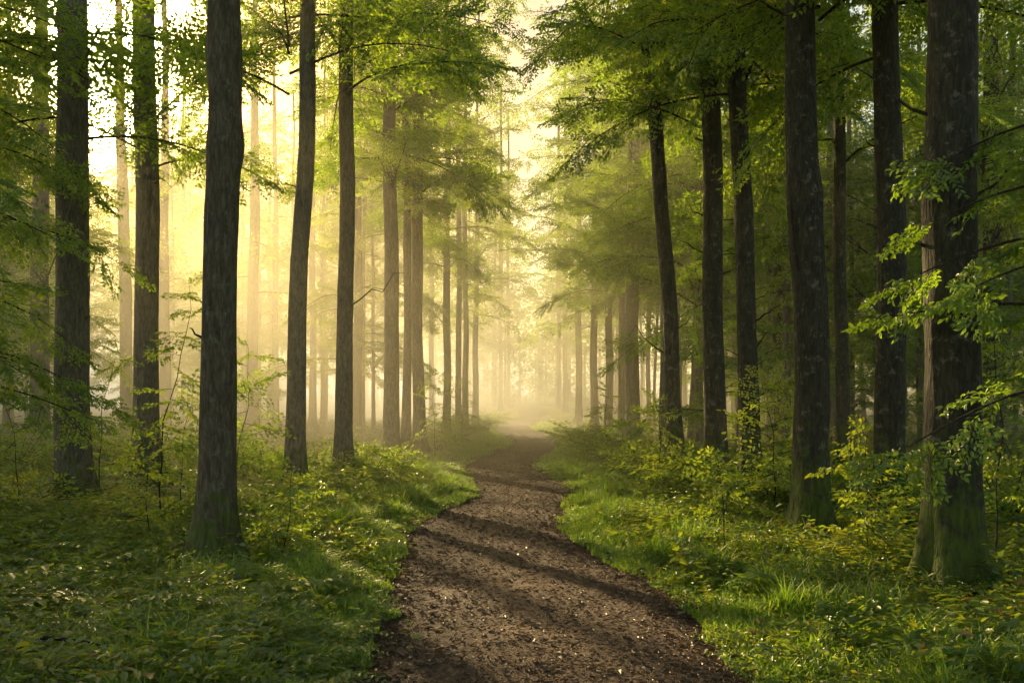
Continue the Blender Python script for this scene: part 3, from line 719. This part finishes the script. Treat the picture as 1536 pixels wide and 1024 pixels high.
for k, (px, py, s, lab) in enumerate([
    (870, 668, 1.2, 'yellow green bush nearest the path at the start of the right verge'),
    (900, 690, 1.1, 'sunlit bush in front of the thin trunks at the right verge'),
    (940, 700, 1.2, 'bush in front of the stout brown trunk on the right'),
    (975, 715, 1.1, 'yellow bush just left of the tilting trunk'),
    (1045, 745, 1.0, 'bush between the tilting trunk and the upright trunk'),
    (1100, 750, 1.1, 'bush between the upright trunk and the rimmed trunk'),
    (1150, 760, 1.1, 'leafy bush right of the rimmed trunk foot'),
    (1285, 765, 1.2, 'shaded bush between the bulging dark trunk and the sprayed trunk'),
    (1385, 800, 1.1, 'shaded bush behind the left side of the thickest trunk'),
    (1510, 790, 1.3, 'shaded bush at the right edge behind the thickest trunk')]): shrub(px, py, s, lab, k + 3, gr)

def fallen(px0, py0, px1, py1, r, label, mat, bow):
    Y0, Y1 = gy(py0), gy(py1); a = np.array([gx(px0, Y0), Y0]); b = np.array([gx(px1, Y1), Y1]); tt = np.linspace(0, 1, 10)[:, None]
    q = a + (b - a) * tt + np.array([[0, .12]]) * np.sin(tt * 7)
    mb = MB(); mb.tube(np.concatenate([q, (hgt(q[:, 0], q[:, 1]) + .06 + bow * np.sin(tt[:, 0] * 3.1))[:, None]], 1), np.linspace(r, r * .35, 10), 7)
    for k in (3, 5, 7):
        p = np.array([q[k, 0], q[k, 1], float(hgt(*q[k])) + .06 + bow]); d = np.array([.25 - .1 * k % .3, -.1, .16])
        mb.tube([p, p + d * .6, p + d * 1.3 + (0, 0, .04)], [r * .5, r * .35, r * .15], 5)
    prop(link('fallen_branch', mb.mesh('fallen_branch', [M[mat]])), label, 'branch')
fallen(1035, 792, 1110, 786, .022, 'reddish dead branch lying in the plants at the edge of the right verge', 'twig', .05)
fallen(160, 822, 212, 796, .012, 'thin pale fallen twig left of the bulging grey trunk foot', 'bark', .14)
# fallen twig in the lower left corner
mb = MB(); p = np.array([(-2.95,5.9,.10),(-2.75,5.86,.19),(-2.5,5.82,.17),(-2.25,5.78,.12),(-2.05,5.76,.08)]); p[:, 2] += hgt(p[:, 0], p[:, 1])
mb.tube(p, [.014,.012,.010,.008,.004], 6)
prop(link('fallen_twig', mb.mesh('fallen_twig', [M['twig']])), 'dark bent fallen twig in the undergrowth at the lower left corner', 'twig')

# ------------------------------------------------------------------ mist
MIST_D = .028
m, nt, nd, lk = newmat('mist')
geo = N(nt, 'ShaderNodeNewGeometry'); sep = N(nt, 'ShaderNodeSeparateXYZ'); lk.new(geo.outputs['Position'], sep.inputs[0])
def mrange(sock, a, b, c, d):
    q = N(nt, 'ShaderNodeMapRange', interpolation_type='SMOOTHSTEP')
    for i, vv in enumerate((a, b, c, d)): q.inputs[i + 1].default_value = vv
    lk.new(sock, q.inputs[0]); return q.outputs[0]
def mul(a, b):
    q = N(nt, 'ShaderNodeMath', operation='MULTIPLY'); lk.new(a, q.inputs[0])
    if isinstance(b, float): q.inputs[1].default_value = b
    else: lk.new(b, q.inputs[1])
    return q.outputs[0]
dens = mul(mul(mrange(sep.outputs[1], 30, 65, 1.0, .75), mul(mrange(sep.outputs[1], 9, 34, .03, 1.0), mrange(sep.outputs[2], 1.0, 14.0, 1.0, .16))), mrange(sep.outputs[0], -9.0, 9.0, 1.05, .55))
v = N(nt, 'ShaderNodeVolumeScatter'); v.inputs['Anisotropy'].default_value = .46; v.inputs['Color'].default_value = (1, .90, .64, 1)
lk.new(mul(dens, MIST_D), v.inputs['Density'])
o = N(nt, 'ShaderNodeOutputMaterial'); lk.new(v.outputs[0], o.inputs['Volume'])
V = [(x, y, z) for z in (-2.5, 14) for y in (-4, 280) for x in (-170, 110)]
mb = MB(); mb.add(V, [(0,2,3,1),(4,5,7,6),(0,1,5,4),(2,6,7,3),(0,4,6,2),(1,3,7,5)])
prop(link('mist', mb.mesh('mist', [m], False)), 'golden morning mist hanging between the trunks', 'mist', kind='stuff')

# ------------------------------------------------------------------ sun and sky
AZ = SUN_AZ; EL = SUN_EL
sd = np.array([math.sin(AZ) * math.cos(EL), math.cos(AZ) * math.cos(EL), math.sin(EL)])
glow = np.array([145 - 768, F, HY - 95.0]); glow /= np.linalg.norm(glow)      # where the veiled sun shows between the trunks
sun = bpy.data.lights.new('sun', 'SUN'); sun.energy = 13.0; sun.angle = R(.8); sun.color = (1, .72, .34)
so = bpy.data.objects.new('sun', sun); COL.objects.link(so)
from mathutils import Vector
so.rotation_euler = Vector(sd).to_track_quat('Z', 'Y').to_euler()
so.location = (-20, 60, 30)
w = bpy.data.worlds.new("World"); scene.world = w; w.use_nodes = True
nt = w.node_tree; nt.nodes.clear(); lk = nt.links
sky = N(nt, 'ShaderNodeTexSky', sky_type='NISHITA'); sky.sun_disc = False
sky.sun_elevation = EL; sky.sun_rotation = AZ
sky.air_density = 1.0; sky.dust_density = 2.4; sky.ozone_density = 1.0
bgn = N(nt, 'ShaderNodeBackground'); bgn.inputs['Strength'].default_value = .15
tint = N(nt, 'ShaderNodeMix', data_type='RGBA', blend_type='MULTIPLY'); tint.inputs[0].default_value = 1
tint.inputs[7].default_value = (1.65, 1.48, 1.06, 1)
tc = N(nt, 'ShaderNodeTexCoord'); dp = N(nt, 'ShaderNodeVectorMath', operation='DOT_PRODUCT'); dp.inputs[1].default_value = tuple(glow)
nm = N(nt, 'ShaderNodeVectorMath', operation='NORMALIZE'); lk.new(tc.outputs['Generated'], nm.inputs[0]); lk.new(nm.outputs[0], dp.inputs[0])
hz_ = N(nt, 'ShaderNodeMapRange', interpolation_type='SMOOTHSTEP'); hz_.inputs[1].default_value = .80; hz_.inputs[2].default_value = .985
lk.new(dp.outputs['Value'], hz_.inputs[0])
warm = N(nt, 'ShaderNodeMix', data_type='RGBA'); lk.new(hz_.outputs[0], warm.inputs[0])      # golden haze round the low sun
warm.inputs[6].default_value = (1.65, 1.48, 1.06, 1); warm.inputs[7].default_value = (.72, .52, .27, 1)
lk.new(warm.outputs[2], tint.inputs[7])
lk.new(sky.outputs[0], tint.inputs[6]); lk.new(tint.outputs[2], bgn.inputs['Color'])
# the sun's aureole in the hazy sky
mxx = N(nt, 'ShaderNodeMath', operation='MAXIMUM'); mxx.inputs[1].default_value = 0; lk.new(dp.outputs['Value'], mxx.inputs[0])
p1 = N(nt, 'ShaderNodeMath', operation='POWER'); p1.inputs[1].default_value = 1200; lk.new(mxx.outputs[0], p1.inputs[0])
p2 = N(nt, 'ShaderNodeMath', operation='POWER'); p2.inputs[1].default_value = 260; lk.new(mxx.outputs[0], p2.inputs[0])
m1 = N(nt, 'ShaderNodeMath', operation='MULTIPLY'); m1.inputs[1].default_value = 450; lk.new(p1.outputs[0], m1.inputs[0])
m2_ = N(nt, 'ShaderNodeMath', operation='MULTIPLY_ADD'); m2_.inputs[1].default_value = 5.0; lk.new(p2.outputs[0], m2_.inputs[0]); lk.new(m1.outputs[0], m2_.inputs[2])
b2 = N(nt, 'ShaderNodeBackground'); b2.inputs['Color'].default_value = (1, .72, .34, 1); lk.new(m2_.outputs[0], b2.inputs['Strength'])
ads = N(nt, 'ShaderNodeAddShader'); lk.new(bgn.outputs[0], ads.inputs[0]); lk.new(b2.outputs[0], ads.inputs[1])
wo = N(nt, 'ShaderNodeOutputWorld'); lk.new(ads.outputs[0], wo.inputs['Surface'])

# ------------------------------------------------------------------ render settings
scene.view_settings.view_transform = 'Standard'; scene.view_settings.look = 'None'
scene.view_settings.exposure = 0; scene.view_settings.gamma = 1
cy = scene.cycles
cy.use_denoising = True
try: cy.denoiser = 'OPENIMAGEDENOISE'
except Exception: pass
cy.volume_step_rate = .18; cy.volume_max_steps = 64
cy.max_bounces = 6; cy.diffuse_bounces = 5; cy.glossy_bounces = 1; cy.transmission_bounces = 4; cy.volume_bounces = 1; cy.transparent_max_bounces = 8
cy.sample_clamp_indirect = 6
cy.use_adaptive_sampling = True; cy.adaptive_threshold = .06; cy.adaptive_min_samples = 24
